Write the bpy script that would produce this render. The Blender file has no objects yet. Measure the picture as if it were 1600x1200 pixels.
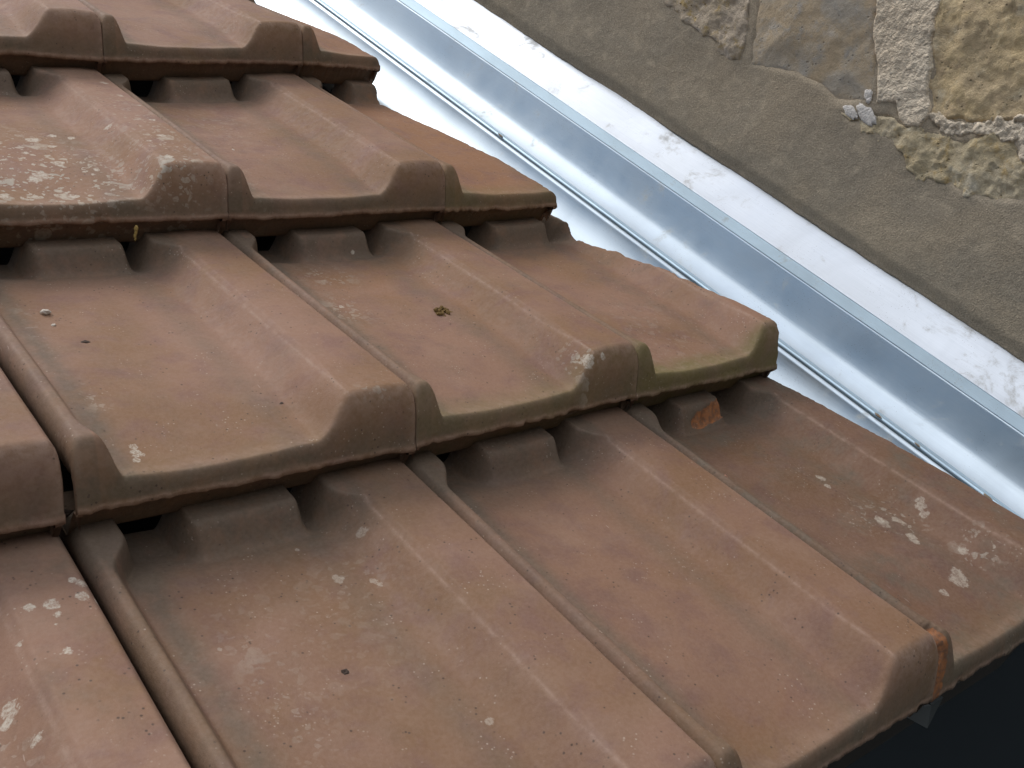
import bpy, math, random
import numpy as np
from mathutils import Matrix, Vector

# ------------------------------------------------------------------ frame
S = 0.21                      # metres per tile pitch
PITCH = math.radians(30)      # roof pitch
ORG = Vector((0, 0, 3.2))     # roof origin above the ground
RX = Matrix.Rotation(PITCH, 3, 'X')
def W(p):                     # roof coordinates -> world point
    return RX @ (Vector(p) * S) + ORG
G = 1.38744                   # course gauge in tile pitches

scene = bpy.context.scene
C = scene.collection

# ------------------------------------------------------------------ camera
cam_d = bpy.data.cameras.new('camera')
cam = bpy.data.objects.new('camera', cam_d); C.objects.link(cam)
scene.camera = cam
R = Matrix(((0.7683628866642153, 0.1330945430015165, -0.6260226170197462),
            (-0.5602028859964571, 0.6128728891548652, -0.557278698911244),
            (0.3095015362131097, 0.7788919465254381, 0.545468729369099)))
cam.matrix_world = Matrix.Translation(W((-0.71896577, -4.59033581, 1.9677789))) @ (RX @ R).to_4x4()
cam_d.sensor_width = 36; cam_d.lens = 36
cam_d.clip_start = 0.01; cam_d.clip_end = 500

# ------------------------------------------------------------------ sky and sun
world = bpy.data.worlds.new('World'); scene.world = world
world.use_nodes = True
nt = world.node_tree; nt.nodes.clear()
def N(nt, t, **k):
    n = nt.nodes.new(t)
    for a, b in k.items(): setattr(n, a, b)
    return n
SUN_EL, SUN_AZ = math.radians(56), math.radians(-22)      # azimuth from +Y towards +X
out = N(nt, 'ShaderNodeOutputWorld'); bg = N(nt, 'ShaderNodeBackground')
sky = N(nt, 'ShaderNodeTexSky', sky_type='NISHITA', sun_disc=False)
sky.sun_elevation = SUN_EL; sky.sun_rotation = SUN_AZ
sky.air_density = 1.2; sky.dust_density = 1.5
tc = N(nt, 'ShaderNodeTexCoord'); mp = N(nt, 'ShaderNodeMapping')
mp.inputs['Location'].default_value = (3.1, 1.7, 0.4)
mp.inputs['Scale'].default_value = (1, 1, 1)
noi = N(nt, 'ShaderNodeTexNoise'); noi.inputs['Scale'].default_value = 2.1
noi.inputs['Detail'].default_value = 4; noi.inputs['Roughness'].default_value = .55
L = nt.links.new
L(tc.outputs['Generated'], mp.inputs['Vector']); L(mp.outputs[0], noi.inputs['Vector'])
def MR(x, a, b, c=0, d=1):
    n = N(nt, 'ShaderNodeMapRange', interpolation_type='SMOOTHSTEP'); L(x, n.inputs[0])
    for i, v in enumerate((a, b, c, d)): n.inputs[i + 1].default_value = v
    return n.outputs[0]
def MM(op, x, y):
    n = N(nt, 'ShaderNodeMath', operation=op)
    for i, v in enumerate((x, y)):
        if isinstance(v, (int, float)): n.inputs[i].default_value = v
        else: L(v, n.inputs[i])
    return n.outputs[0]
def MX(f, a, b):
    n = N(nt, 'ShaderNodeMix', data_type='RGBA')
    for k, v in (('Factor', f), ('A', a), ('B', b)):
        if isinstance(v, tuple): n.inputs[k].default_value = (*v, 1)
        else: L(v, n.inputs[k])
    return n.outputs['Result']
# broken cloud: a bank of dull blue-grey cloud low in the west (-X), bright white cloud overhead
sep = N(nt, 'ShaderNodeSeparateXYZ'); L(tc.outputs['Generated'], sep.inputs[0])
west = MM('ADD', sep.outputs['X'], MM('MULTIPLY', MM('SUBTRACT', noi.outputs['Fac'], .5), 1.8))
dull = MR(west, -.54, -.78)
cloud = MR(noi.outputs['Fac'], .36, .52)
col = MX(cloud, sky.outputs[0], (8.6, 8.8, 9.2))
col = MX(dull, col, (1.05, 1.6, 2.35))
# trees and houses behind the viewer, low in the south (-Y)
low = MM('MULTIPLY', MR(MM('ADD', sep.outputs['Z'], MM('MULTIPLY', noi.outputs['Fac'], .3)), .72, .50), MR(sep.outputs['Y'], -.02, -.30))
col = MX(low, col, (.55, .60, .55))
L(col, bg.inputs['Color'])
bg.inputs['Strength'].default_value = 0.12
L(bg.outputs[0], out.inputs[0])
sd = bpy.data.lights.new('sun', 'SUN'); sd.energy = 1.2; sd.angle = math.radians(24)
sd.color = (1, .95, .88)
sun = bpy.data.objects.new('sun', sd); C.objects.link(sun)
sv = Vector((math.sin(SUN_AZ) * math.cos(SUN_EL), math.cos(SUN_AZ) * math.cos(SUN_EL), math.sin(SUN_EL)))
sun.rotation_euler = sv.to_track_quat('Z', 'Y').to_euler()
scene.view_settings.view_transform = 'Standard'; scene.view_settings.look = 'None'
scene.view_settings.exposure = 0.5; scene.view_settings.gamma = 1
scene.render.resolution_x = 1024; scene.render.resolution_y = 768
scene.render.engine = 'CYCLES'

# ------------------------------------------------------------------ numeric helpers
def _hash(ix, iy, seed):
    h = (ix.astype(np.int64) * 374761393 + iy.astype(np.int64) * 668265263 + seed * 982451653) & 0xffffffff
    h = ((h ^ (h >> 13)) * 1274126177) & 0xffffffff
    return ((h ^ (h >> 16)) & 0xffffff) / float(0xffffff)
def vnoise(x, y, seed=0):
    x = np.asarray(x, float); y = np.asarray(y, float)
    ix = np.floor(x); iy = np.floor(y); fx = x - ix; fy = y - iy
    fx = fx * fx * fx * (fx * (fx * 6 - 15) + 10); fy = fy * fy * fy * (fy * (fy * 6 - 15) + 10)
    a = _hash(ix, iy, seed); b = _hash(ix + 1, iy, seed); c = _hash(ix, iy + 1, seed); d = _hash(ix + 1, iy + 1, seed)
    return (a + (b - a) * fx) * (1 - fy) + (c + (d - c) * fx) * fy
def fbm(x, y, seed=0, oct=4, gain=.5):
    s = 0; a = 1; t = 0
    for o in range(oct):
        s = s + a * vnoise(x * 2 ** o + 17.3 * o, y * 2 ** o + 9.1 * o, seed + o); t += a; a *= gain
    return s / t * 2 - 1
def ss(a, b, x):
    t = np.clip((x - a) / (b - a), 0, 1); return t * t * (3 - 2 * t)
def smin(a, b, k):
    h = np.clip(.5 + .5 * (b - a) / k, 0, 1); return b + (a - b) * h - k * h * (1 - h)

def grid_mesh(name, P, attrs=None, keep=None, smooth=True, flip=False, sharp=None):
    """P: (rows, cols, 3) -> mesh; keep: bool mask of faces"""
    r, c = P.shape[:2]
    idx = np.arange(r * c).reshape(r, c)
    q = np.stack([idx[:-1, :-1], idx[:-1, 1:], idx[1:, 1:], idx[1:, :-1]], -1).reshape(-1, 4)
    if flip: q = q[:, ::-1]
    V = P.reshape(-1, 3)
    A = {k: np.asarray(v, float).reshape(-1) for k, v in (attrs or {}).items()}
    if keep is not None:
        q = q[keep.reshape(-1)]
        used = np.unique(q); m = -np.ones(r * c, int); m[used] = np.arange(len(used))
        q = m[q]; V = V[used]; A = {k: v[used] for k, v in A.items()}
    me = bpy.data.meshes.new(name)
    me.vertices.add(len(V)); me.vertices.foreach_set('co', V.astype(np.float32).ravel())
    me.loops.add(q.size); me.loops.foreach_set('vertex_index', q.astype(np.int32).ravel())
    me.polygons.add(len(q)); me.polygons.foreach_set('loop_start', np.arange(0, q.size, 4, dtype=np.int32))
    me.polygons.foreach_set('loop_total', np.full(len(q), 4, np.int32))
    me.update(calc_edges=True)
    if smooth: me.polygons.foreach_set('use_smooth', np.ones(len(q), bool))
    for k, v in A.items():
        a = me.attributes.new(k, 'FLOAT', 'POINT'); a.data.foreach_set('value', v.astype(np.float32))
    me.validate(); return me

def put(name, me, mat, loc=None, parent=None, rot=True):
    o = bpy.data.objects.new(name, me); C.objects.link(o)
    if mat: me.materials.append(mat)
    if parent: o.parent = parent
    else:
        if loc is not None: o.location = loc
        if rot: o.rotation_euler = (PITCH, 0, 0)
    return o
def empty(name, loc, rot=True):
    o = bpy.data.objects.new(name, None); C.objects.link(o); o.location = loc
    o.empty_display_size = .05
    if rot: o.rotation_euler = (PITCH, 0, 0)
    return o
def tag(o, label=None, cat=None, group=None, kind=None):
    if label: o['label'] = label
    if cat: o['category'] = cat
    if group: o['group'] = group
    if kind: o['kind'] = kind
    return o

# ------------------------------------------------------------------ material helpers
class Mat:
    def __init__(s, name):
        s.m = bpy.data.materials.new(name); s.m.use_nodes = True
        s.nt = s.m.node_tree; s.b = s.nt.nodes['Principled BSDF']
        s.tc = s.nt.nodes.new('ShaderNodeTexCoord')
    def n(s, t, **k): return N(s.nt, t, **k)
    def l(s, a, b): s.nt.links.new(a, b)
    def vec(s, off=(0, 0, 0), scale=(1, 1, 1), rot=(0, 0, 0)):
        m = s.n('ShaderNodeMapping'); m.inputs['Location'].default_value = off
        m.inputs['Scale'].default_value = scale; m.inputs['Rotation'].default_value = rot
        s.l(s.tc.outputs['Object'], m.inputs['Vector']); return m.outputs[0]
    def noise(s, v, scale, detail=4, rough=.55, dist=0):
        n = s.n('ShaderNodeTexNoise'); n.inputs['Scale'].default_value = scale
        n.inputs['Detail'].default_value = detail; n.inputs['Roughness'].default_value = rough
        n.inputs['Distortion'].default_value = dist; s.l(v, n.inputs['Vector']); return n.outputs['Fac']
    def vor(s, v, scale, feature='F1', rnd=1):
        n = s.n('ShaderNodeTexVoronoi', feature=feature); n.inputs['Scale'].default_value = scale
        n.inputs['Randomness'].default_value = rnd
        s.l(v, n.inputs['Vector']); return n.outputs['Distance']
    def map(s, x, a, b, c=0, d=1, smooth=True):
        n = s.n('ShaderNodeMapRange'); n.interpolation_type = 'SMOOTHSTEP' if smooth else 'LINEAR'
        s.l(x, n.inputs[0])
        for i, v in enumerate((a, b, c, d)): n.inputs[i + 1].default_value = v
        return n.outputs[0]
    def math(s, op, a, b=None):
        n = s.n('ShaderNodeMath', operation=op)
        for i, x in enumerate((a, b)):
            if x is None: continue
            if isinstance(x, (int, float)): n.inputs[i].default_value = x
            else: s.l(x, n.inputs[i])
        return n.outputs[0]
    def mix(s, f, a, b):
        n = s.n('ShaderNodeMix', data_type='RGBA')
        for k, x in (('Factor', f), ('A', a), ('B', b)):
            if isinstance(x, (int, float)): n.inputs[k].default_value = x
            elif isinstance(x, tuple): n.inputs[k].default_value = (*x, 1)
            else: s.l(x, n.inputs[k])
        return n.outputs['Result']
    def attr(s, name):
        n = s.n('ShaderNodeAttribute', attribute_name=name); return n.outputs['Fac']
    def bump(s, h, dist, strength=1, prev=None):
        n = s.n('ShaderNodeBump'); n.inputs['Distance'].default_value = dist
        n.inputs['Strength'].default_value = strength; s.l(h, n.inputs['Height'])
        if prev is not None: s.l(prev, n.inputs['Normal'])
        return n.outputs[0]
    def done(s, col=None, rough=None, normal=None, **k):
        if col is not None:
            if isinstance(col, tuple): s.b.inputs['Base Color'].default_value = (*col, 1)
            else: s.l(col, s.b.inputs['Base Color'])
        if rough is not None:
            if isinstance(rough, (int, float)): s.b.inputs['Roughness'].default_value = rough
            else: s.l(rough, s.b.inputs['Roughness'])
        if normal is not None: s.l(normal, s.b.inputs['Normal'])
        for a, v in k.items(): s.b.inputs[a.replace('_', ' ')].default_value = v
        return s.m

def clay(name, seed, tone=0.0, orange=.4, lichen=.0, grime=.5, green=.15, rosk=.8, warm=0, lich_centre=None):
    m = Mat(name); r = random.Random(seed)
    v = m.vec(rot=(.7, .5, .3), off=(r.uniform(-5, 5), r.uniform(-5, 5), r.uniform(-5, 5)))
    f = (1 + tone) * .95
    pink = (.285 * f, .161 * f, .108 * f); brown = (.235 * f, .129 * f, .070 * f)
    orng = (.305 * f, .145 * f, .068 * f); purp = (.205 * f, .108 * f, .090 * f)
    big = m.noise(v, 9, 3, .5, .4); mid = m.noise(v, 34, 5, .6, .3); fine = m.noise(v, 420, 3, .6)
    mxc = lambda a, b: tuple(p + (q - p) * warm for p, q in zip(a, b))
    c = m.mix(m.map(big, .36, .62), mxc(brown, orng), mxc(pink, orng))
    c = m.mix(m.math('MULTIPLY', m.map(mid, .44, .72), .65), c, purp)
    o2 = m.noise(m.vec(rot=(.7, .5, .3), off=(r.uniform(-9, 9), 2, 1)), 17, 4, .6, .5)
    c = m.mix(m.math('MULTIPLY', m.map(o2, .52, .85), orange), c, orng)
    # pale dusty bloom
    d2 = m.noise(m.vec(rot=(.7, .5, .3), off=(3, r.uniform(-9, 9), 1)), 24, 4, .65)
    c = m.mix(m.math('MULTIPLY', m.map(d2, .46, .80), .22), c, (.35, .235, .175))
    # grey-olive grime, stronger where the surface collects it
    g1 = m.noise(m.vec(rot=(.7, .5, .3), off=(r.uniform(-9, 9), 7, 1)), 28, 4, .68)
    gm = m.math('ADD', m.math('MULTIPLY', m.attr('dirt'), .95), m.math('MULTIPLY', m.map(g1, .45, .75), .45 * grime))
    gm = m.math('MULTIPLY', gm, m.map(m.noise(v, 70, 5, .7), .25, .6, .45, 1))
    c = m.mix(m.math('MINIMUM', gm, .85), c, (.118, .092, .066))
    # yellow-green algae along the front rim
    ga = m.math('MULTIPLY', m.attr('algae'), green)
    c = m.mix(m.math('MINIMUM', m.math('MULTIPLY', ga, m.map(m.noise(v, 50, 4), .3, .7, .5, 1)), .9), c, (.155, .125, .045))
    # worn pale edges
    w = m.math('MULTIPLY', m.attr('wear'), m.map(m.noise(v, 130, 5, .7), .30, .65))
    c = m.mix(m.math('MULTIPLY', w, .5), c, (.44, .31, .24))
    # chipped fresh clay
    ch = m.map(m.math('ADD', m.attr('chip'), m.math('MULTIPLY', m.math('SUBTRACT', m.noise(v, 160, 4), .5), .5)), .42, .5)
    c = m.mix(ch, c, m.mix(m.map(m.noise(v, 260, 4), .35, .65), (.34, .13, .045), (.18, .085, .045)))
    # fine speckle: dark pits, pale grit
    sp = m.vor(v, 300); pale = m.math('MULTIPLY', m.map(sp, .22, .10), m.map(m.noise(v, 38, 3), .53, .66))
    c = m.mix(m.math('MULTIPLY', pale, .45), c, (.50, .42, .34))
    v2 = m.vec(rot=(.7, .5, .3), off=(r.uniform(-5, 5), 1, 4)); sp2 = m.vor(v2, 210)
    dark = m.math('MULTIPLY', m.map(sp2, .20, .08), m.map(m.noise(v2, 60, 2), .52, .60))
    c = m.mix(m.math('MULTIPLY', dark, .8), c, (.055, .035, .026))
    c = m.mix(m.map(fine, .3, .7, 0, .10), c, (.42, .30, .24))
    # straight small scratches
    vs = m.vec(off=(r.uniform(-5, 5), 0, 0), scale=(1, .12, 1), rot=(0, 0, r.uniform(-.9, .9)))
    sc = m.math('MULTIPLY', m.map(m.vor(vs, 150), .07, .03), m.map(m.noise(v, 30, 2), .55, .62))
    c = m.mix(m.math('MULTIPLY', sc, .5), c, (.46, .36, .30))
    lm = None
    if lichen > 0:
        vl = m.vec(rot=(.7, .5, .3), off=(r.uniform(-5, 5), 3, 0))
        dn = m.n('ShaderNodeVectorMath', operation='MULTIPLY_ADD')
        nn = m.n('ShaderNodeTexNoise'); nn.inputs['Scale'].default_value = 130; nn.inputs['Detail'].default_value = 4
        m.l(vl, nn.inputs['Vector']); m.l(nn.outputs['Color'], dn.inputs[0]); dn.inputs[1].default_value = (.012,) * 3
        m.l(vl, dn.inputs[2])
        msk = m.attr('lich')
        spot = None
        for sc_, th in ((55, .40), (110, .42), (200, .42)):
            s1 = m.map(m.vor(dn.outputs[0], sc_), th - .02, th - .12)
            sel = m.map(m.noise(vl, sc_ * .8, 1), .50, .54)
            s1 = m.math('MULTIPLY', s1, sel)
            spot = s1 if spot is None else m.math('MAXIMUM', spot, s1)
        lm = m.math('MULTIPLY', m.math('MULTIPLY', spot, m.map(m.noise(vl, 300, 3, .7), .3, .6, .35, 1)), m.math('MULTIPLY', msk, lichen))
        lc = m.mix(m.map(m.noise(vl, 40, 2), .4, .6), (.48, .42, .34), (.40, .36, .30))
        c = m.mix(m.math('MINIMUM', lm, .75), c, lc)
    rn = m.noise(v, 230, 3, .7)
    rs_ = m.math('ADD', m.attr('ros'), m.math('MULTIPLY', m.math('SUBTRACT', rn, .5), 1.7))
    rs_ = m.math('MULTIPLY', m.map(rs_, .12, .38), m.map(m.noise(v, 420, 4, .8), .35, .6, .15, rosk))
    c = m.mix(rs_, c, (.54, .48, .40))
    h = m.noise(v, 260, 4, .75)
    nrm = m.bump(h, .0004, .8)
    rg = m.map(m.noise(v, 200, 2), .3, .7, .66, .78)
    return m.done(c, rg, nrm, Specular_IOR_Level=.32)

# ------------------------------------------------------------------ tiles
NODE = {(0, 0): (-.02, -.02), (1, 0): (.9732, -.0378), (2, 0): (2.0394, .0686), (3, 0): (3.06, .08),
        (0, -1): (-.02, -1.412), (1, -1): (.9835, -1.4149), (2, -1): (2.0008, -1.4146), (3, -1): (3.01, -1.41),
        (-1, -2): (-1.0, -2.77), (0, -2): (.0012, -2.769), (1, -2): (1.0138, -2.7699), (2, -2): (2.0114, -2.7523), (3, -2): (3.01, -2.745),
        (0, -3): (-.005, -4.165), (1, -3): (1.0, -4.165), (2, -3): (1.986, -4.1679), (3, -3): (2.99, -4.165)}
def node(i, j):
    return np.array(NODE.get((i, j), (float(i), j * G)))
TILT = .258; HR = .190; HP = .094
D2 = np.array([-.11929979, .99285828]); E2 = np.array([.99285828, .11929979])

def tile(i, j, label, seed, umax=.992, zoff=0, cut=None, hidden=False, chips=(), lich=None, ros=(), rimw=(.027, .080), group='clay roof tiles in view', blockcut=None, rimbreak=False, name='clay_tile', **mk):
    rng = random.Random(seed); tw = (rng.uniform(-.010, .010), rng.uniform(-.006, .006))
    a, b, c, d = node(i, j), node(i + 1, j), node(i, j + 1), node(i + 1, j + 1)
    nu, nv = (60, 70) if hidden else (200, 210)
    # rows: t<0 = underside and lip, then the top surface
    Vtop = np.concatenate([np.linspace(.004, .16, nv // 3, endpoint=False), np.linspace(.16, G - .22, nv // 3, endpoint=False), np.linspace(G - .22, G + .10, nv // 3)])
    U0 = np.linspace(0, 1, nu)
    def umaxf(V):
        if cut is None: return umax + 0 * V
        # line s = cut  in roof coordinates -> u at each V
        y = a[1] + (c[1] - a[1]) * V / G
        x = (cut - y * E2[1]) / E2[0]
        x = x + .010 * fbm(V * 7, V * 0 + seed, seed + 5, 3) + .012 * np.abs(fbm(V * 26, V * 0, seed + 9, 3)) * -1
        xl = a[0] + (c[0] - a[0]) * V / G
        return np.minimum((x - xl) / 1.0, 3)
    def heights(U, V):
        dd = G - V
        rs = .085 * (1 - ss(.03, .17, dd)) + .035 * (1 - ss(.06, .20, V)); ls = .055 * (1 - ss(.02, .12, dd))
        pan = .068 + .030 * ss(.04, .45, V) - .045 * (1 - ss(.0, .17, dd))
        rtop = HR - .008
        rim = (rtop - pan) * (1 - ss(rimw[0] + rs * .8, rimw[1] + rs * .75, U))
        hd = 1 - ss(.03, .15, dd)
        t = np.clip((U - (.66 - .012 * hd)) / ((.113 + .02 * ss(.1, .4, V)) * (1 - hd) + .05 * hd), 0, 1)
        roll = (HR - pan) * (t * t * (2.3 - 1.3 * t)) + .006 * np.sin(np.clip((U - .77) / .23, 0, 1) * math.pi)
        bl = .285 + .03 * ss(.0, .15, dd); br = .59
        if blockcut: bl, br = blockcut
        block = (HR - pan - .010) * ss(bl - .035, bl + .008, U) * (1 - ss(br - .005, br + .045, U)) * (1 - ss(.030, .135, dd))
        z = pan + np.maximum(np.maximum(rim, roll), block)
        # shallow dishing of the pan, subtle unevenness of the hand-pressed clay
        z = z - .010 * ss(.1, .3, U) * (1 - ss(.45, .7, U)) + .0035 * fbm(U * 3.1, V * 2.6, seed, 3)
        if umax >= .9 or cut is None:
            z = z - .024 * np.clip((U - (umax - .022)) / .022, 0, 1) ** 2
        z = z - .026 * np.clip((.022 - U) / .022, 0, 1) ** 2
        if cut is not None:
            um = umaxf(V); z = z - .014 * np.clip((U - (um - .02)) / .02, 0, 1) ** 2
        front = .014 + 2.4 * V + .006 * fbm(U * 9, V * 0, seed + 3, 3)
        kk = .036 + .60 * np.clip(z - HP, 0, HR) * (dd > .3)
        z = smin(z, front, kk)
        return z - TILT * V / G
    # lip rows: (V, z, weight of burr)
    nz = fbm(U0 * 30, U0 * 0 + .3, seed + 11, 4); nz2 = fbm(U0 * 7, U0 * 0, seed + 12, 3); nick = ss(.72, .92, vnoise(U0 * 15, U0 * 0, seed + 14)) * ss(.3, .7, vnoise(U0 * 60, U0 * 0, seed + 15))
    lip = [(.22, -.13, 0), (.10, -.13, 0), (.050, -.125, 0), (.040, -.110, 0), (.030, -.055, .3), (.020, -.018, .5), (-.004, -.012, 1), (-.010, -.004, 1.2), (-.005, .006, 1), (.000, .014, .6)]
    rows = []; att = dict(wear=[], dirt=[], algae=[], chip=[], lich=[], ros=[])
    def place(U, V, z):
        P = np.zeros(U.shape + (3,))
        v = V / G
        P[..., :2] = (a[None] * ((1 - U) * (1 - v))[:, None] + b[None] * (U * (1 - v))[:, None] + c[None] * ((1 - U) * v)[:, None] + d[None] * (U * v)[:, None])
        P[..., 2] = z + zoff + tw[0] * (U - .5) + tw[1] * U * V
        return P
    def addrow(V, zfun, isl, k=0):
        Vv = np.full(nu, V)
        um = umaxf(Vv)
        U = U0 * um
        if isl:
            z0, bw = zfun
            Vv = Vv + bw * (.005 * nz + .004 * nz2 + .004 * nick); z = z0 + bw * (.004 * nz2 + .0035 * nz + .002 * nick)
            if V > .02 and z0 < -.02: z = z - TILT * V / G * .3
        else: z = heights(U, Vv)
        # plain unevenness around the mould line is kept
        P = place(U, Vv, z)
        w = np.zeros(nu); di = np.zeros(nu); al = np.zeros(nu); ch = np.zeros(nu); li = np.zeros(nu)
        dd = G - V
        if not isl:
            w = w + .8 * np.exp(-((U - .772) / .0045) ** 2) * (V > .09) * (dd > .1)
            w = w + .5 * np.exp(-((U - umax) / .02) ** 2)
            w = w + .8 * np.exp(-((V - (.085 if 1 else 0)) / .02) ** 2) * ss(.74, .8, U) + .35 * np.exp(-((V - .05) / .02) ** 2)
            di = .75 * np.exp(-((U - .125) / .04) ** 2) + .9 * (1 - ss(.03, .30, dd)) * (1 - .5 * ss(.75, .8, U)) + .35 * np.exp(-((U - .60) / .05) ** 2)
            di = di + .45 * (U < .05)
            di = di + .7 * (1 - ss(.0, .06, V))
            al = (1 - ss(.05, .16, V)) + .5 * np.exp(-((U - .08) / .05) ** 2) * (1 - ss(.1, .5, V))
        else:
            w = np.full(nu, .75 if bw >= 1 else 0.); di = np.full(nu, .65 if bw < 1 else .2); al = np.full(nu, .9)
        for (cu, cv, rad, dep) in chips:
            q = np.exp(-(((U - cu) / rad[0]) ** 2 + ((Vv - cv) / rad[1]) ** 2))
            q = q * (1 + .5 * fbm(U * 25, Vv * 25, seed + 77, 3))
            ch = ch + q * (1 if dep >= 0 else 0)
            P[:, 2] -= abs(dep) * ss(.25, .6, q)
        if lich: 
            for (cu, cv, ru, rv, s_) in lich:
                li = li + s_ * np.exp(-(((U - cu) / ru) ** 2 + ((Vv - cv) / rv) ** 2))
        rz = np.full(nu, -1.)
        for (cu, cv, rr_) in ros:
            rz = np.maximum(rz, 1 - np.hypot(U - cu, Vv - cv) / rr_)
        rows.append(P); att['ros'].append(rz)
        for k_, q in zip(('wear', 'dirt', 'algae', 'chip', 'lich'), (w, di, al, ch, li)): att[k_].append(q)
    for (V, z0, bw) in lip: addrow(V, (z0, bw), True)
    for V in Vtop: addrow(V, None, False)
    P = np.array(rows); A = {k: np.array(v) for k, v in att.items()}
    # side skirts
    def skirt(col, prev_sign, offs):
        base = P[:, col].copy(); cols = []
        for (dx, dz, rough) in offs:
            q = base.copy(); q[:, 0] += dx * prev_sign + rough * fbm(np.arange(len(q)) * .15, np.zeros(len(q)) + dz * 30, seed + 31, 3)
            nl = len(lip)
            q[nl:, 2] = np.maximum(q[nl:, 2] + dz, -9)
            q[:nl, 2] = np.maximum(q[:nl, 2] + dz * .1, -9)
            cols.append(q)
        return cols
    ro = .008 if cut is not None else .002
    right = skirt(-1, 1, [(.004, -.012, ro), (.004, -.035, ro), (.0, -.06, ro), (-.004, -.09, ro), (-.02, -.12, ro)])
    left = skirt(0, -1, [(.004, -.02, .002), (.003, -.05, .002), (-.01, -.10, .002)])
    P = np.concatenate([np.stack(left[::-1], 1), P, np.stack(right, 1)], 1)
    for k in A:
        v = 0.5 if k in ('dirt',) else (-1 if k == 'ros' else 0)
        A[k] = np.concatenate([np.full((len(rows), 3), v), A[k], np.full((len(rows), 5), v if cut is None else .15)], 1)
    o0 = np.array([a[0], a[1], 0])
    me = grid_mesh('clay_tile', (P - o0) * S, A)
    mat = clay('clay_%d' % seed, seed, **mk)
    o = put(name, me, mat, W(o0))
    tag(o, label, 'tile', group)
    return o

T = 'clay roof tiles in view'
CUT = 2.53
tile(0, 0, 'leftmost tile of the farthest row, cut off by the top left corner', 11, orange=.25, grime=.5, tone=.02)
tile(1, 0, 'pinkish brown tile with deep pan in the farthest row, left of the cut end tile', 12, orange=.3, grime=.4)
tile(2, 0, 'narrow sawn orange brown tile ending the farthest row beside the zinc', 13, cut=2.50, orange=.6, grime=.6, warm=.45, name='cut_clay_tile')
tile(0, -1, 'tile blotched all over with pale lichen, left end of second row', 24, lichen=1.0, orange=.45, grime=.35, tone=.05,
     lich=[(.36, .42, .20, .28, 1.0), (.52, .22, .2, .2, .8), (.88, .50, .10, .40, .6), (.80, .10, .08, .08, .8), (.25, .2, .2, .2, .6)], ros=[(0.482, 0.648, 0.034), (0.567, 0.693, 0.022), (0.412, 0.49, 0.020), (0.628, 0.656, 0.02), (0.529, 0.571, 0.022), (0.371, 0.239, 0.030), (0.458, 0.1, 0.025), (0.754, 0.622, 0.02), (0.224, 0.1, 0.024), (0.403, 0.273, 0.040), (0.607, 0.308, 0.02), (0.492, 0.38, 0.028), (0.928, 0.624, 0.018), (0.877, 0.411, 0.02), (0.808, 0.352, 0.014), (0.806, 0.162, 0.02), (0.928, 1.173, 0.02), (0.926, 0.973, 0.018), (0.956, 0.834, 0.013)])
tile(1, -1, 'mottled purplish brown tile with a sandy streak, middle of second row', 22, orange=.35, grime=.6, lichen=.25,
     lich=[(.35, .9, .2, .3, .8), (.15, .3, .05, .4, .7)], chips=[(.985, 1.02, (.012, .12), .0)])
tile(2, -1, 'small clean orange brown sawn tile with sharp corner, second row by the zinc', 23, cut=2.47, orange=.75, grime=.15, green=.5, warm=.7, name='cut_clay_tile')
tile(-1, -2, 'dark brown tile end with ragged lip at the left edge, third row', 31, umax=.965, orange=.15, grime=.8, tone=-.06)
tile(0, -2, 'large smooth dusty pink tile with gravel grains in its left trough, third row', 32, rimw=(.036, .092), orange=.2, grime=.5, tone=.03, lichen=.5,
     lich=[(.17, .40, .03, .08, .8), (.15, .9, .03, .15, .5), (.88, .10, .1, .03, .8)], ros=[(0.185, 0.13, 0.022), (.19, .16, .016), (.175, .1, .014)])
tile(1, -2, 'reddish tile with the moss tuft on its pan, third row', 33, orange=.5, grime=.7, green=.5, lichen=.6,
     lich=[(.74, .10, .04, .10, 1.2), (.3, 1.1, .1, .1, .8), (.20, .8, .08, .1, .8)], ros=[(0.75, 0.075, 0.024), (.745, .10, .018), (0.811, 0.077, 0.014), (0.199, 0.822, 0.016), (0.519, 1.293, 0.010)])
tile(2, -2, 'broken edged sawn tile with olive stained lip jutting over the zinc, third row', 34, cut=2.53, orange=.25, grime=1.0, green=1.0, lichen=.4,
     lich=[(.12, .13, .05, .05, .9), (.4, .3, .3, .3, .4)], name='cut_clay_tile')
tile(-1, -3, 'tile with white lichen rosettes in the bottom left corner', 41, orange=.3, grime=.8, lichen=1.0, umax=.97,
     lich=[(.60, .80, .10, .2, .6), (.5, .5, .2, .3, .5)], ros=[(0.952, 1.2, 0.018), (0.937, 1.214, 0.012), (0.938, 1.151, 0.022), (0.869, 1.146, 0.022), (0.869, 1.111, 0.013), (0.951, 1.102, 0.010), (0.855, 0.991, 0.015), (0.858, 1.076, 0.008), (0.973, 0.983, 0.006), (0.823, 1.159, 0.016), (0.721, 0.926, 0.024), (0.706, 0.894, 0.015), (0.778, 1.063, 0.01), (0.738, 0.813, 0.016), (.968, 1.16, .006), (.967, 1.14, .007), (.966, 1.12, .006)])
tile(0, -3, 'biggest nearest tile, pinkish brown with a pale scuff, at bottom centre', 42, rimw=(.032, .086), orange=.3, grime=.35, lichen=.5, tone=-.10, rosk=.4,
     lich=[(.62, 1.05, .08, .08, .4), (.4, .9, .3, .3, .25), (.25, .7, .05, .3, .4)], ros=[(0.721, 1.183, 0.020), (0.581, 1.057, 0.021), (0.986, 1.109, 0.010), (0.543, 1.214, 0.010), (0.36, 0.988, 0.006), (0.193, 0.939, 0.01), (0.646, 0.462, 0.016), (0.694, 0.644, 0.008), (0.212, 0.698, 0.007), (0.665, 1.012, 0.014), (.672, .99, .012), (0.409, 0.754, 0.007)])
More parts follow.
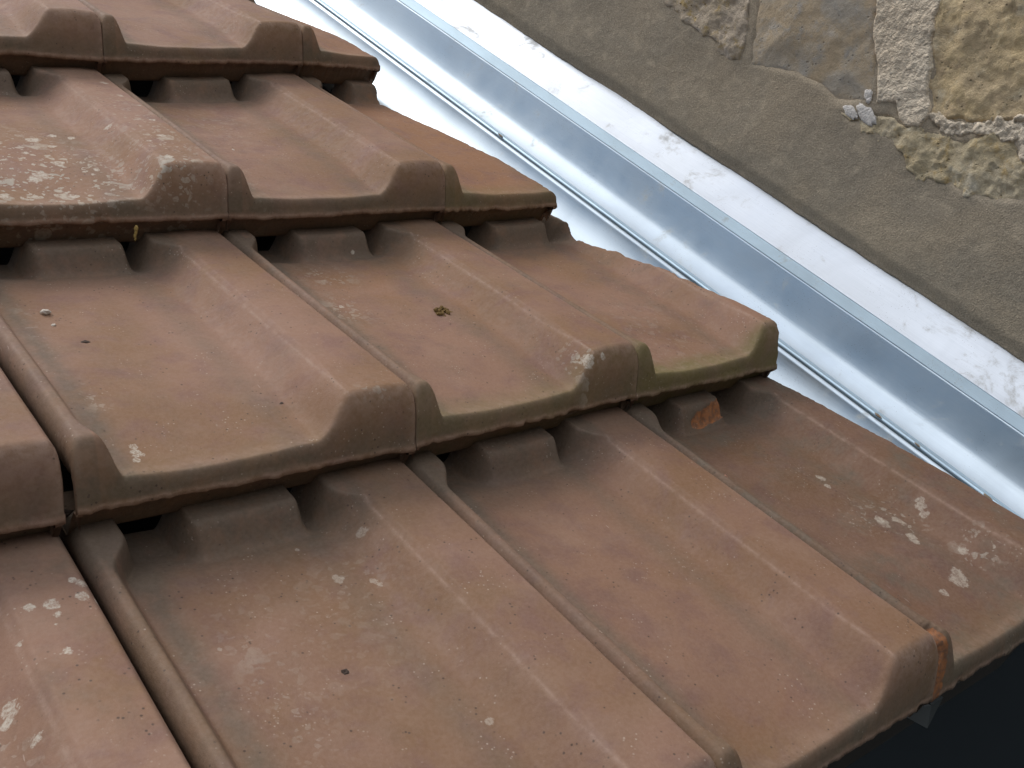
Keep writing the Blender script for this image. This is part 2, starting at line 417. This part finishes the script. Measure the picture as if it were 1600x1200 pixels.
tile(1, -3, 'plain reddish brown eaves tile with rounded lower edge above the dark drop', 43, rimw=(.032, .086), orange=.35, grime=.3, tone=-.16, warm=.15)
tile(2, -3, 'dark weathered eaves tile with chipped orange nib and white scrapes', 44, cut=2.545, orange=.5, grime=1.9, tone=-.40, warm=.2, lichen=.6, rosk=.5, blockcut=(.26, .50),
     chips=[(.36, G - .085, (.05, .022), .010), (.44, G - .075, (.06, .026), .012), (.51, G - .055, (.05, .030), .010), (.0, .10, (.035, .05), .02), (.02, .02, (.03, .05), .02)],
     lich=[(.62, .55, .08, .10, .9), (.72, .30, .07, .07, 1.2), (.5, .6, .1, .1, .5)], ros=[(0.528, 0.247, 0.040), (.56, .27, .03), (0.412, 0.232, 0.023), (0.684, 0.326, 0.022), (0.726, 0.537, 0.020), (.74, .56, .018), (.71, .51, .018), (0.573, 0.465, 0.026), (.56, .44, .02), (0.548, 0.581, 0.024), (0.563, 0.845, 0.022), (0.54, 0.799, 0.015)], name='cut_clay_tile')
HG = 'clay roof tiles continuing past the picture edge'
HL = 'brown clay roof tile continuing the rows past the picture edge'
for (i, j, cu, s_, HL) in ((0, 1, None, 61, 'plain brown tile directly above the leftmost tile of the farthest row'),
        (1, 1, None, 62, 'plain brown tile above the pinkish deep panned tile of the farthest row'),
        (2, 1, 2.5, 63, 'sawn brown tile by the zinc, one row above the farthest sawn tile in view'),
        (-1, 0, None, 64, 'plain brown tile left of the leftmost tile of the farthest row'),
        (-1, -1, None, 65, 'plain brown tile left of the lichen blotched tile'),
        (-2, -2, None, 66, 'plain brown tile left of the dark brown tile end with ragged lip'),
        (-2, -3, None, 67, 'plain brown tile left of the tile with white lichen rosettes'),
        (-1, 1, None, 68, 'outermost top left brown tile, one row above the farthest row'),
        (0, 2, None, 69, 'brown tile two rows above the leftmost tile of the farthest row'),
        (1, 2, None, 70, 'brown tile two rows above the pinkish deep panned tile'),
        (2, 2, 2.5, 71, 'highest sawn brown tile of the column beside the zinc')):
    tile(i, j, HL, s_, cut=cu, hidden=True, group=HG, name='cut_clay_tile' if cu else 'clay_tile')

# ------------------------------------------------------------------ gutter frame helper
DV = np.array([-.11929979, .99285828, 0]); EV = np.array([.99285828, .11929979, 0]); ZV = np.array([0, 0, 1.])
def sz(a, s, z):
    a, s, z = np.broadcast_arrays(a, s, z)
    return a[..., None] * DV + s[..., None] * EV + z[..., None] * ZV
GO = np.array([2.6, -1.4, -.3])     # gutter origin
def strip(name, prof, mat, parent, org, a0=-4.30, a1=3.2, na=260, wav=.0012, seed=3, flat=False):
    """sheet-metal strip: prof [(s, z)] swept along the gutter"""
    pr = np.array(prof, float)
    seg = np.r_[0, np.cumsum(np.hypot(*np.diff(pr, axis=0).T))]
    A = np.linspace(a0, a1, na)
    s = pr[:, 0]; z = pr[:, 1]
    AA, SS = np.meshgrid(A, s, indexing='ij'); _, ZZ = np.meshgrid(A, z, indexing='ij')
    _, QQ = np.meshgrid(A, seg, indexing='ij')
    wv = wav * fbm(AA * 1.1, QQ * 3, seed, 3)
    P = sz(AA, SS - wv * .5, ZZ + wv)
    me = grid_mesh(name, (P - org) * S, flip=True)
    if flat: me.polygons.foreach_set('use_smooth', np.zeros(len(me.polygons), bool))
    o = put(name, me, mat, parent=parent)
    md = o.modifiers.new('thick', 'SOLIDIFY'); md.thickness = .0008; md.offset = -1
    return o
def curve_pts(p0, t0, p1, t1, n=14):
    p0, t0, p1, t1 = map(lambda q: np.array(q, float), (p0, t0, p1, t1))
    o = []
    for k in range(n + 1):
        t = k / n
        o.append((2 * t**3 - 3 * t**2 + 1) * p0 + (t**3 - 2 * t**2 + t) * t0 + (-2 * t**3 + 3 * t**2) * p1 + (t**3 - t**2) * t1)
    return [tuple(q) for q in o]

def zinc(name, base=(.64, .72, .78), rough=.30, ox=0, dth=.57):
    m = Mat(name)
    rot = (0, 0, math.radians(-6.85))
    v = m.vec(off=(ox, 0, 0))
    mp = m.n('ShaderNodeMapping', vector_type='TEXTURE'); mp.inputs['Rotation'].default_value = (0, 0, math.radians(6.85))
    m.l(m.tc.outputs['Object'], mp.inputs['Vector'])
    st = m.n('ShaderNodeMapping'); st.inputs['Scale'].default_value = (1, .02, 1); m.l(mp.outputs[0], st.inputs['Vector'])
    line = m.noise(st.outputs[0], 900, 4, .7)
    cl = m.noise(v, 11, 4, .6, .6); spk = m.vor(v, 420)
    c = m.mix(m.map(cl, .4, .7), base, tuple(q * .90 for q in base))
    c = m.mix(m.map(line, .35, .7, 0, .12), c, (.45, .50, .55))
    dirt = m.math('MULTIPLY', m.map(m.noise(v, 18, 7, .75, .4), dth, dth + .15), .45)
    c = m.mix(dirt, c, (.30, .27, .22))
    dots = m.math('MULTIPLY', m.map(spk, .16, .06), m.map(m.noise(v, 24, 3), .52, .60))
    c = m.mix(m.math('MULTIPLY', dots, .75), c, (.10, .085, .07))
    r = m.math('ADD', m.map(m.noise(v, 14, 5, .65), .3, .7, rough - .02, rough + .06), m.math('MULTIPLY', m.map(line, .3, .7), .05))
    r = m.math('ADD', r, m.math('MULTIPLY', dirt, .6))
    n = m.bump(m.noise(v, 5, 1, .5), .006, .11)
    n = m.bump(line, .00008, .5, n)
    metal = m.math('SUBTRACT', .95, m.math('ADD', m.math('MULTIPLY', dirt, 1.2), m.math('MULTIPLY', dots, .6)))
    m.l(metal, m.b.inputs['Metallic'])
    return m.done(c, r, n)
Z1 = zinc('zinc_sheet'); Z2 = zinc('zinc_flashing', (.82, .86, .91), .40, 4, .53)
Z3 = zinc('zinc_edge', (.60, .75, .86), .45, 7)

gut = tag(empty('zinc_gutter', W(GO)), 'shiny bluish zinc gutter sheet running diagonally between the tiles and the wall flashing', 'gutter')
strip('sole_sheet', [(2.40, -.415), (2.45, -.412)] + curve_pts((2.50, -.41), (.30, .01), (2.86, -.372), (.20, .05), 8) + curve_pts((2.86, -.372), (.15, .04), (3.045, -.175), (.10, .27), 14)[1:], Z1, gut, GO, seed=4)
strip('folded_seam', [(3.046, -.172), (3.050, -.161), (3.058, -.156), (3.066, -.158), (3.070, -.166), (3.074, -.161), (3.082, -.160), (3.089, -.166), (3.093, -.178)], Z3, gut, GO, seed=5, wav=.002)
strip('upstand', curve_pts((3.094, -.205), (.12, .05), (3.218, -.117), (.085, .115), 12) + curve_pts((3.218, -.117), (.090, .140), (3.298, .065), (.072, .200), 14)[1:], Z1, gut, GO, seed=6)
# specks of old sealant caught in the seam
m = Mat('old_sealant'); SEAL = m.done(m.mix(m.noise(m.vec(), 300, 3), (.30, .22, .14), (.12, .09, .07)), .9)
def lump(name, pos, size, mat, seed, flat=.6, parent=None, org=None, rot=0, n=(10, 14), rough=.35, elong=1):
    rng = np.random.RandomState(seed)
    th = np.linspace(0, math.pi, n[0]); ph = np.linspace(0, 2 * math.pi, n[1])
    TH, PH = np.meshgrid(th, ph, indexing='ij')
    x = np.sin(TH) * np.cos(PH); y = np.sin(TH) * np.sin(PH); z = np.cos(TH)
    rr = 1 + rough * fbm(x * 1.7 + 5 + seed, y * 1.7 + z * 1.3, seed, 3) 
    rr[:, -1] = rr[:, 0]
    P = np.stack([x * rr * elong, y * rr, z * rr * flat], -1) * size
    c, s = math.cos(rot), math.sin(rot)
    P = np.stack([P[..., 0] * c - P[..., 1] * s, P[..., 0] * s + P[..., 1] * c, P[..., 2]], -1)
    if parent is not None:
        P = P + (np.array(pos) - org); me = grid_mesh(name, P * S); o = put(name, me, mat, parent=parent)
    else:
        me = grid_mesh(name, P * S); o = put(name, me, mat, W(pos))
    return o
for k, (a_, w_) in enumerate(((-3.41, .009), (-3.62, .008), (-3.98, .010), (-4.22, .008), (-.75, .010))):
    lump('sealant_blob', sz(np.array(a_), np.array(3.052), np.array(-.158)), w_, SEAL, 80 + k, .35, gut, GO, rot=math.pi / 2 - .1, elong=2.6)

FO = np.array([3.2, -1.4, .05])
fl = tag(empty('wall_flashing', W(FO)), 'bright white metal cover flashing with a folded drip edge, tucked under the mortar', 'flashing')
strip('drip_edge', [(3.320, .0662), (3.294, .067), (3.3505, .0935), (3.3535, .0935), (3.355, .084)], Z3, fl, FO, seed=8, wav=.0005, flat=True)
strip('apron', [(3.3562, .080), (3.3566, .0985)] + curve_pts((3.3575, .0995), (.19, .125), (3.545, .240), (.19, .150), 16) + [(3.61, .295)], Z2, fl, FO, seed=9, wav=.003, flat=True)

# ------------------------------------------------------------------ wall
WV = np.array([.06821191, .0081962, .99763719]); NV = np.array([-.99051234, -.11901791, .06870256])
P0 = EV * 3.545 + ZV * .240
def wl(a, b, h):
    a, b, h = np.broadcast_arrays(a, b, h)
    return P0 + a[..., None] * DV + b[..., None] * WV + h[..., None] * NV
WO = wl(np.array(-2.), np.array(0.), np.array(0.))
wall = tag(empty('stone_wall', W(WO)), 'old rubble stone wall with brown mortar smeared along its foot above the flashing', 'wall')

def poly_sd(poly, X, Y):
    poly = np.array(poly, float); n = len(poly)
    d = np.full(X.shape, 1e9); ins = np.zeros(X.shape, bool)
    for k in range(n):
        x1, y1 = poly[k]; x2, y2 = poly[(k + 1) % n]
        ex, ey = x2 - x1, y2 - y1; wx, wy = X - x1, Y - y1
        t = np.clip((wx * ex + wy * ey) / (ex * ex + ey * ey), 0, 1)
        d = np.minimum(d, np.hypot(wx - ex * t, wy - ey * t))
        c = ((y1 > Y) != (y2 > Y)) & (X < ex * (Y - y1) / (ey + 1e-12) + x1); ins ^= c
    return np.where(ins, d, -d)
POLY = dict(
 left=[(-0.955, 0.612), (-1.184, 0.557), (-1.307, 0.511), (-1.542, 0.509), (-1.59, 0.467), (-1.729, 0.496), (-1.682, 0.643), (-1.568, 0.876), (-1.5, 1.3), (-.9, 1.3)],
 grey=[(-1.525, 1.2), (-2.05, 1.3), (-2.155, 1.131), (-2.30, 0.916), (-2.482, 0.646), (-2.291, 0.546), (-2.185, 0.576), (-2.026, 0.568), (-1.756, 0.500), (-1.692, 0.676), (-1.60, .9)],
 point=[(-2.05, 1.30), (-2.35, 1.45), (-2.457, 1.255), (-2.553, 1.03), (-2.655, 0.829), (-2.746, 0.712), (-2.726, 0.640), (-2.654, 0.615), (-2.593, 0.64), (-2.56, 0.69), (-2.473, 0.645), (-2.283, 0.917)],
 ochre=[(-2.33, 1.5), (-3.3, 1.7), (-3.50, 1.1), (-3.24, 0.939), (-3.095, 0.877), (-2.907, 0.767), (-2.745, 0.71), (-2.648, 0.829), (-2.543, 1.03), (-2.42, 1.255)],
 bed=[(-2.714, 0.714), (-2.904, 0.782), (-2.99, 0.842), (-3.089, 0.886), (-3.224, 0.962), (-3.5, 1.13), (-3.6, 1.0), (-3.273, 0.87), (-3.114, 0.805), (-2.975, 0.745), (-2.904, 0.680), (-2.778, 0.652)],
 right=[(-3.081, 0.842), (-3.24, 0.939), (-3.6, 1.05), (-3.6, .9), (-3.348, 0.762), (-3.198, 0.705), (-3.128, 0.763)],
 low=[(-2.294, 0.53), (-2.577, 0.650), (-2.669, 0.625), (-2.798, 0.672), (-2.904, 0.695), (-3.103, 0.819), (-3.145, 0.766), (-3.208, 0.731), (-3.354, 0.817), (-3.65, 0.90), (-3.7, .62), (-3.463, 0.630), (-3.293, 0.576), (-3.145, 0.503), (-2.989, 0.481), (-2.795, 0.450), (-2.736, 0.485), (-2.632, 0.531), (-2.401, 0.506)])
def patch(name, key, mat, base, amp, edge, step, seed, nzs=6, warp=.02, ridged=False, bulge=0.):
    pl = np.array(POLY[key]); mn = pl.min(0) - .06; mx = pl.max(0) + .06
    nx = int((mx[0] - mn[0]) / step); ny = int((mx[1] - mn[1]) / step)
    A, B = np.meshgrid(np.linspace(mn[0], mx[0], nx), np.linspace(mn[1], mx[1], ny), indexing='ij')
    wa = warp * fbm(A * 14, B * 14, seed + 1, 4); wb = warp * fbm(A * 14 + 9, B * 14, seed + 2, 4)
    sd_ = poly_sd(pl, A + wa, B + wb)
    n1 = fbm(A * nzs, B * nzs, seed, 6, .58)
    if ridged: n1 = 1 - 2 * np.abs(fbm(A * nzs * .6, B * nzs * 1.2, seed, 5, .6)) ** .7 + .3 * n1
    k = ss(-edge * .6, edge, sd_)
    H = .004 + (base - .004) * k + amp * n1 * k + bulge * ss(0, .25, sd_)
    keep = (k[:-1, :-1] > .04) | (k[1:, 1:] > .04)
    me = grid_mesh(name, (wl(A, B, H) - WO) * S, keep=keep, flip=False)
    return put(name, me, mat, parent=wall)

def stone_mat(name, cols, seed, bumpd=.0022, crack=.5):
    m = Mat(name); r = random.Random(seed); v = m.vec(off=(r.uniform(-5, 5),) * 3)
    a = m.noise(v, 22, 6, .65, .5); b = m.noise(v, 60, 6, .7, .3)
    c = m.mix(m.map(a, .38, .62), cols[0], cols[1])
    c = m.mix(m.map(b, .50, .68, 0, .8), c, cols[2])
    c = m.mix(m.map(m.noise(m.vec(off=(1, seed, 2)), 30, 6, .7), .54, .70, 0, .85), c, cols[3])
    vc = m.vec(off=(seed * .37, .2, .9), scale=(1, 1, 1.8))
    n = m.n('ShaderNodeTexNoise'); n.inputs['Scale'].default_value = 26; n.inputs['Detail'].default_value = 5; m.l(vc, n.inputs['Vector'])
    rg = m.map(m.math('ABSOLUTE', m.math('SUBTRACT', n.outputs['Fac'], .5)), 0, .018, crack, 0)
    sel = m.map(m.noise(v, 12, 2), .48, .6)
    rg = m.math('MULTIPLY', rg, sel)
    c = m.mix(rg, c, (.10, .075, .05))
    f = m.noise(v, 260, 5, .75)
    c = m.mix(m.map(f, .3, .7, .15, 0), c, (.10, .08, .055))
    b2 = m.noise(v, 150, 6, .8)
    pit = m.map(m.vor(v, 170), .25, .08, 0, 1)
    pit = m.math('MULTIPLY', pit, m.map(b, .45, .6))
    c = m.mix(m.math('MULTIPLY', pit, .5), c, (.12, .09, .06))
    c = m.mix(m.map(b2, .30, .48, .22, 0), c, (.16, .12, .08))
    h = m.math('SUBTRACT', m.math('ADD', m.math('MULTIPLY', b, 1.0), m.math('MULTIPLY', b2, 1.1)), m.math('MULTIPLY', m.math('ADD', rg, pit), .5))
    return m.done(c, .9, m.bump(h, bumpd, .9), Specular_IOR_Level=.2)
def mortar_mat(name, c0, c1, grain, seed, bd=.0012, gscale=650):
    m = Mat(name); v = m.vec(off=(seed, seed * .3, 0))
    a = m.noise(v, 13, 5, .6, .5); f = m.noise(v, gscale, 2, .6); g = m.vor(v, gscale * .8)
    c = m.mix(m.map(a, .35, .65), c0, c1)
    c = m.mix(m.map(f, .35, .65, 0, .55), c, tuple(q * .55 for q in c0))
    c = m.mix(m.map(m.noise(m.vec(off=(2, seed, 1)), 40, 5, .65), .52, .70, 0, .35), c, tuple(q * 1.45 for q in c1))
    gr = m.math('MULTIPLY', m.map(g, .26, .12), m.map(m.noise(v, gscale * .35, 1), .52, .60))
    c = m.mix(m.math('MULTIPLY', gr, .65), c, grain)
    h = m.math('ADD', m.math('ADD', f, m.math('MULTIPLY', gr, .8)), m.math('MULTIPLY', m.noise(v, 90, 5, .7), 1.6))
    return m.done(c, .93, m.bump(h, bd, .9), Specular_IOR_Level=.15)
RENDER = mortar_mat('brown_mortar', (.42, .355, .27), (.47, .385, .28), (.80, .68, .50), 3, .0008)
POINT = mortar_mat('pinkish_pointing', (.90, .77, .60), (.82, .68, .51), (.92, .83, .70), 5, .0034, 300)
WHITE = mortar_mat('white_lime', (.80, .75, .70), (.70, .65, .58), (.85, .82, .8), 8, .0015, 500)
GREY = stone_mat('grey_stone', [(.50, .44, .36), (.55, .43, .29), (.43, .40, .36), (.64, .57, .48)], 1, .0016, .0)
OCHRE = stone_mat('ochre_stone', [(.86, .66, .38), (.82, .64, .40), (.70, .53, .34), (.90, .77, .55)], 2, .0050, .12)
RUBBLE = stone_mat('pink_rubble', [(.70, .58, .45), (.62, .51, .38), (.62, .43, .15), (.72, .63, .54)], 4, .0050, .12)
LOWS = stone_mat('yellow_rough_stone', [(.86, .73, .52), (.80, .66, .43), (.76, .54, .24), (.88, .80, .64)], 5, .0055, .12)

# mortar render coat at the foot, feathering out below the stones
A, B = np.meshgrid(np.linspace(-4.4, 3.0, 560), np.linspace(-.006, 1.75, 190), indexing='ij')
edge = np.full(A.shape, 1e9)
sdall = np.full(A.shape, -1e9)
for k in ('left', 'grey', 'point', 'ochre', 'bed', 'right', 'low'):
    sdall = np.maximum(sdall, poly_sd(POLY[k], A + .02 * fbm(A * 14, B * 14, 5, 3), B))
toe = .006 * fbm(A * 16, A * 0, 21, 5, .65)
H = .030 + .012 * fbm(A * 1.8, B * 2.4, 7, 3) + .002 * fbm(A * 20, B * 26, 8, 4) - .026 * ss(.0, .06, sdall) - .02 * ss(.5, 1.5, B)
H = H - .021 * (1 - ss(0, .08, B))
P = wl(A, B + toe * (1 - ss(0, .1, B)), H)
P[:, 0] = wl(A[:, 0], B[:, 0] + toe[:, 0], H[:, 0] * 0 - .01)
put('mortar_render', grid_mesh('mortar_render', (P - WO) * S, flip=False), RENDER, parent=wall)
patch('stone', 'left', RUBBLE, .030, .026, .014, .008, 3, 11, .035, False)
patch('stone', 'grey', GREY, .026, .018, .028, .010, 13, 3, .02, False, .03)
patch('stone', 'ochre', OCHRE, .028, .030, .022, .008, 23, 6, .03, False, .02)
patch('stone', 'low', LOWS, .030, .024, .014, .008, 33, 14, .04, False)
patch('pointing', 'point', POINT, .038, .009, .016, .007, 43, 22, .016)
patch('pointing', 'bed', POINT, .034, .022, .012, .006, 53, 26, .06)
patch('pointing', 'right', POINT, .040, .014, .03, .008, 63, 14, .03)
for q, (a_, b_, r_, e_, t_) in enumerate(((-2.42, .668, .020, 1.1, 1.2), (-2.436, .645, .013, 1.2, 1.8), (-2.46, .585, .030, 2.4, .3), (-2.38, .560, .022, 2.2, .3))):
    th = np.linspace(0, math.pi, 12); ph = np.linspace(0, 2 * math.pi, 18)
    TH, PH = np.meshgrid(th, ph, indexing='ij'); rr = 1 + .5 * fbm(np.cos(PH) * 2 + q, np.sin(PH) * 2 + TH, 90 + q, 3)
    x = np.sin(TH) * np.cos(PH) * rr * e_; y = np.sin(TH) * np.sin(PH) * rr
    aa = a_ + r_ * (x * math.cos(t_) - y * math.sin(t_)); bb = b_ + r_ * (x * math.sin(t_) + y * math.cos(t_))
    put('lime_dab', grid_mesh('lime_dab', (wl(aa, bb, .034 + .006 * np.cos(TH)) - WO) * S), WHITE, parent=wall)
# body of the wall behind the facing
def box(name, lo, hi, mat, parent, org, fr):
    v = [fr(np.array(float(x)), np.array(float(y)), np.array(float(z))) - org for x in (lo[0], hi[0]) for y in (lo[1], hi[1]) for z in (lo[2], hi[2])]
    f = [(0, 1, 3, 2), (4, 6, 7, 5), (0, 4, 5, 1), (2, 3, 7, 6), (0, 2, 6, 4), (1, 5, 7, 3)]
    me = bpy.data.meshes.new(name); me.from_pydata([tuple(q * S) for q in v], [], f); me.update()
    return put(name, me, mat, parent=parent)
m = Mat('painted_wall_shade'); WALLSHADE = m.done((.020, .025, .028), .9)  # lower wall: shade under the eave put into its near-black colour
box('wall_foot', (-7.5, -16, -1.8), (3.0, -.5, -.07), WALLSHADE, wall, WO, wl)
box('wall_core', (-4.4, -.5, -1.8), (3.0, 8.0, -.060), LOWS, wall, WO, wl)

m = Mat('blocker_dark'); BLOCKM = m.done(m.mix(m.noise(m.vec(scale=(1, .1, 1)), 90, 4), (.035, .026, .018), (.06, .045, .032)), .9)
TO = sz(np.array(-1.4), np.array(2.41), np.array(-.41))
tb = tag(empty('gap_blocker', W(TO)), 'added dark timber strip running under the sawn tile ends beside the zinc', 'gap_filler')  # added dark strip, blocks the bright zinc showing through the tile gaps
box('blocker', (-4.2, 2.35, -.43), (3.2, 2.47, -.225), BLOCKM, tb, TO, sz)

# ------------------------------------------------------------------ deck, ground
m = Mat('underlay'); DECK = m.done(m.mix(m.noise(m.vec(), 20, 4), (.03, .024, .018), (.05, .04, .03)), .9)
def rbox(name, lo, hi, mat, **t):
    org = np.array([lo[0], lo[1], lo[2]], float)
    me_o = bpy.data.meshes.new(name)
    v = [((x - org[0]) * S, (y - org[1]) * S, (z - org[2]) * S) for x in (lo[0], hi[0]) for y in (lo[1], hi[1]) for z in (lo[2], hi[2])]
    f = [(0, 1, 3, 2), (4, 6, 7, 5), (0, 4, 5, 1), (2, 3, 7, 6), (0, 2, 6, 4), (1, 5, 7, 3)]
    me_o.from_pydata(v, [], f); me_o.update()
    return tag(put(name, me_o, mat, W(org)), **t)
rbox('roof_deck', (-2.3, -4.08, -.62), (3.3, 4.3, -.46), DECK, kind='structure')
m = Mat('dark_bitumen'); v = m.vec()
c = m.mix(m.map(m.noise(v, 3, 6, .65, .5), .4, .65), (.012, .018, .021), (.028, .037, .043))
c = m.mix(m.map(m.noise(v, 14, 7, .75), .52, .72, 0, .6), c, (.06, .07, .07))
BIT = m.done(c, .55, m.bump(m.noise(v, 60, 5, .7), .004, .6), Specular_IOR_Level=.2)
gme = bpy.data.meshes.new('ground'); gme.from_pydata([(-60, -60, 0), (60, -60, 0), (60, 60, 0), (-60, 60, 0)], [], [(0, 1, 2, 3)])
tag(put('ground', gme, BIT, (0, 0, 0), rot=False), kind='structure')

# ------------------------------------------------------------------ small things lying on the tiles
m = Mat('moss_brown'); MOSS = m.done(m.mix(m.noise(m.vec(), 700, 3), (.22, .13, .035), (.10, .065, .025)), .95)
m = Mat('pale_grit'); GRIT = m.done(m.mix(m.noise(m.vec(), 500, 3), (.62, .56, .49), (.42, .36, .30)), .85)
m = Mat('dark_crumb'); CRUMB = m.done((.060, .038, .028), .9)
m = Mat('straw'); STRAW = m.done((.50, .36, .12), .8)
m = Mat('red_chip'); CHIP = m.done(m.mix(m.noise(m.vec(), 500, 3), (.30, .12, .075), (.40, .22, .16)), .85)
def lumps(name, items, mat, org, parent=None, seed=1, flat=.7):
    """items: (x, y, z, size, elong, rot) in roof units -> one mesh of joined lumps"""
    V = []; F = []
    for q, (x, y, z, sz_, el, ro) in enumerate(items):
        th = np.linspace(0, math.pi, 7); ph = np.linspace(0, 2 * math.pi, 9)[:-1]
        TH, PH = np.meshgrid(th, ph, indexing='ij')
        X = np.sin(TH) * np.cos(PH); Y = np.sin(TH) * np.sin(PH); Z = np.cos(TH)
        rr = 1 + .45 * fbm(X * 1.5 + q, Y * 1.5 + Z + seed, seed + q, 2)
        X = X * rr * el; Y = Y * rr; Z = Z * rr * flat
        c, sn = math.cos(ro), math.sin(ro)
        P = np.stack([X * c - Y * sn + 0, X * sn + Y * c, Z], -1) * sz_ + np.array([x, y, z]) - np.array(org)
        b = len(V); V += [tuple(p * S) for p in P.reshape(-1, 3)]
        for i in range(6):
            for j in range(8):
                F.append((b + i * 8 + j, b + i * 8 + (j + 1) % 8, b + (i + 1) * 8 + (j + 1) % 8, b + (i + 1) * 8 + j))
    me = bpy.data.meshes.new(name); me.from_pydata(V, [], F); me.update()
    if parent is None: return put(name, me, mat, W(org))
    return put(name, me, mat, parent=parent)
TD = .036 / G      # extra drop of the pan behind the lip
def pz(x, y, z): return (x, y, z + (-2.77 - y if y > -2.7 else -4.166 - y) * 0)
rg = random.Random(5)
mo = (1.557, -2.098, -.046)
moss = tag(empty('moss_tuft', W(mo)), 'little brown moss tuft with pale grit, alone on the reddish tile in the middle', 'moss')
lumps('moss', [(mo[0] + rg.gauss(0, .017), mo[1] + rg.gauss(0, .011), mo[2] + rg.uniform(.002, .020), rg.uniform(.0035, .007), rg.uniform(1, 2.6), rg.uniform(0, 3)) for k in range(46)], MOSS, mo, moss, 3, 1.2)
lumps('grit', [(mo[0] - .022, mo[1] - .004, mo[2] + .006, .008, 1.2, .4), (mo[0] - .006, mo[1] - .016, mo[2] + .006, .008, 1, 1), (mo[0] + .012, mo[1] - .018, mo[2] + .004, .006, 1.5, 2)], GRIT, mo, moss, 4)
lumps('crumb', [(mo[0] + .016, mo[1] - .016, mo[2] + .004, .010, 1.6, -.5), (mo[0] + .027, mo[1] - .02, mo[2] + .003, .008, 1.5, -.4)], CRUMB, mo, moss, 6)
def grain(x, y, z, size, label, mat=GRIT, el=1.2, rot=.3, name='pebble', cat='pebble', seed=1, group=None):
    z += .014
    return tag(lumps(name, [(x, y, z, size, el, rot)], mat, (x, y, z), None, seed), label, cat, group)
GR = 'loose grains lying on the tiles'
grain(.207, -1.819, -.092, .0125, 'biggest white pebble, in the left trough of the large smooth pink tile', seed=2, el=1.35, rot=-.3, group=GR)
grain(.204, -1.905, -.084, .007, 'small pale grain just below the biggest white pebble', seed=3, group=GR)
grain(.258, -2.03, -.066, .009, 'dark brown crumb to the right of the pale grains in the left trough', CRUMB, 1.7, -.2, 'crumb', 'crumb', 4, GR)
grain(.664, -2.53, .020, .006, 'tiny black crumb near the lower right of the large smooth pink tile', CRUMB, 1.5, .2, 'crumb', 'crumb', 5, GR)
grain(1.705, -1.598, -.138, .009, 'white grain near the top of the tile that carries the moss tuft', seed=6, group=GR)
grain(1.249, -.855, -.036, .009, 'lone white grain on the left of the sandy streaked second row tile', seed=7, group=GR)
grain(1.187, -3.791, -.004, .012, 'pale pebble with a dark foot low on the plain eaves tile', seed=8, el=1.4, group=GR)
grain(.43, -3.411, -.068, .010, 'dark crumb on the pan of the biggest nearest tile', CRUMB, 1.3, .8, 'crumb', 'crumb', 9, GR)
tag(lumps('moss_clump', [(-.042 + rg.gauss(0, .028), -2.690 + rg.gauss(0, .012), -.085 + rg.uniform(-.004, .006), rg.uniform(.005, .011), rg.uniform(1, 2), rg.uniform(0, 3)) for k in range(22)], CRUMB, (-.042, -2.69, -.085), None, 12, .8),
    'flattened blackish moss on the bottom left tile, right under the row above', 'moss')
CX, CY, CZ = 2.03, -3.255, .0
tag(lumps('clay_chip', [(CX + rg.gauss(0, .006), CY + rg.gauss(0, .022), CZ + rg.uniform(-.008, .004), rg.uniform(.004, .009), rg.uniform(1, 2.4), 2.2) for k in range(9)], CHIP, (CX, CY, CZ), None, 15),
    'red clay crumbs stuck in the joint beside the dark weathered eaves tile', 'clay crumbs')
tag(lumps('straw_wisp', [(.625, -1.432, -.030, .006, 1.2, .3), (.625, -1.434, -.045, .005, 1, 0), (.623, -1.434, -.058, .0045, 1, 0), (.626, -1.434, -.070, .004, 1, 0)], STRAW, (.625, -1.432, -.03), None, 16, 2.0),
    'short yellow straw wisp hanging from the lip of the lichen blotched tile', 'straw')
# folded metal clip under the joint of the two eaves tiles on the right
m = Mat('clip_metal'); CLIP = m.done((.05, .055, .055), .5, Metallic=.5)
co = np.array((2.085, -4.20, -.10))
me = bpy.data.meshes.new('metal_clip')
pts = [(1.985, -4.13, -.135), (2.060, -4.205, -.155), (2.105, -4.165, -.115), (2.03, -4.10, -.115), (2.165, -4.165, -.105), (2.105, -4.10, -.11)]
me.from_pydata([tuple((np.array(p) - co) * S) for p in pts], [], [(0, 1, 2, 3), (1, 4, 5, 2)]); me.update()
clip = put('metal_clip', me, CLIP, W(co))
md = clip.modifiers.new('thick', 'SOLIDIFY'); md.thickness = .0009
tag(clip, 'thin folded metal clip poking out below the joint of the right eaves tiles', 'clip')
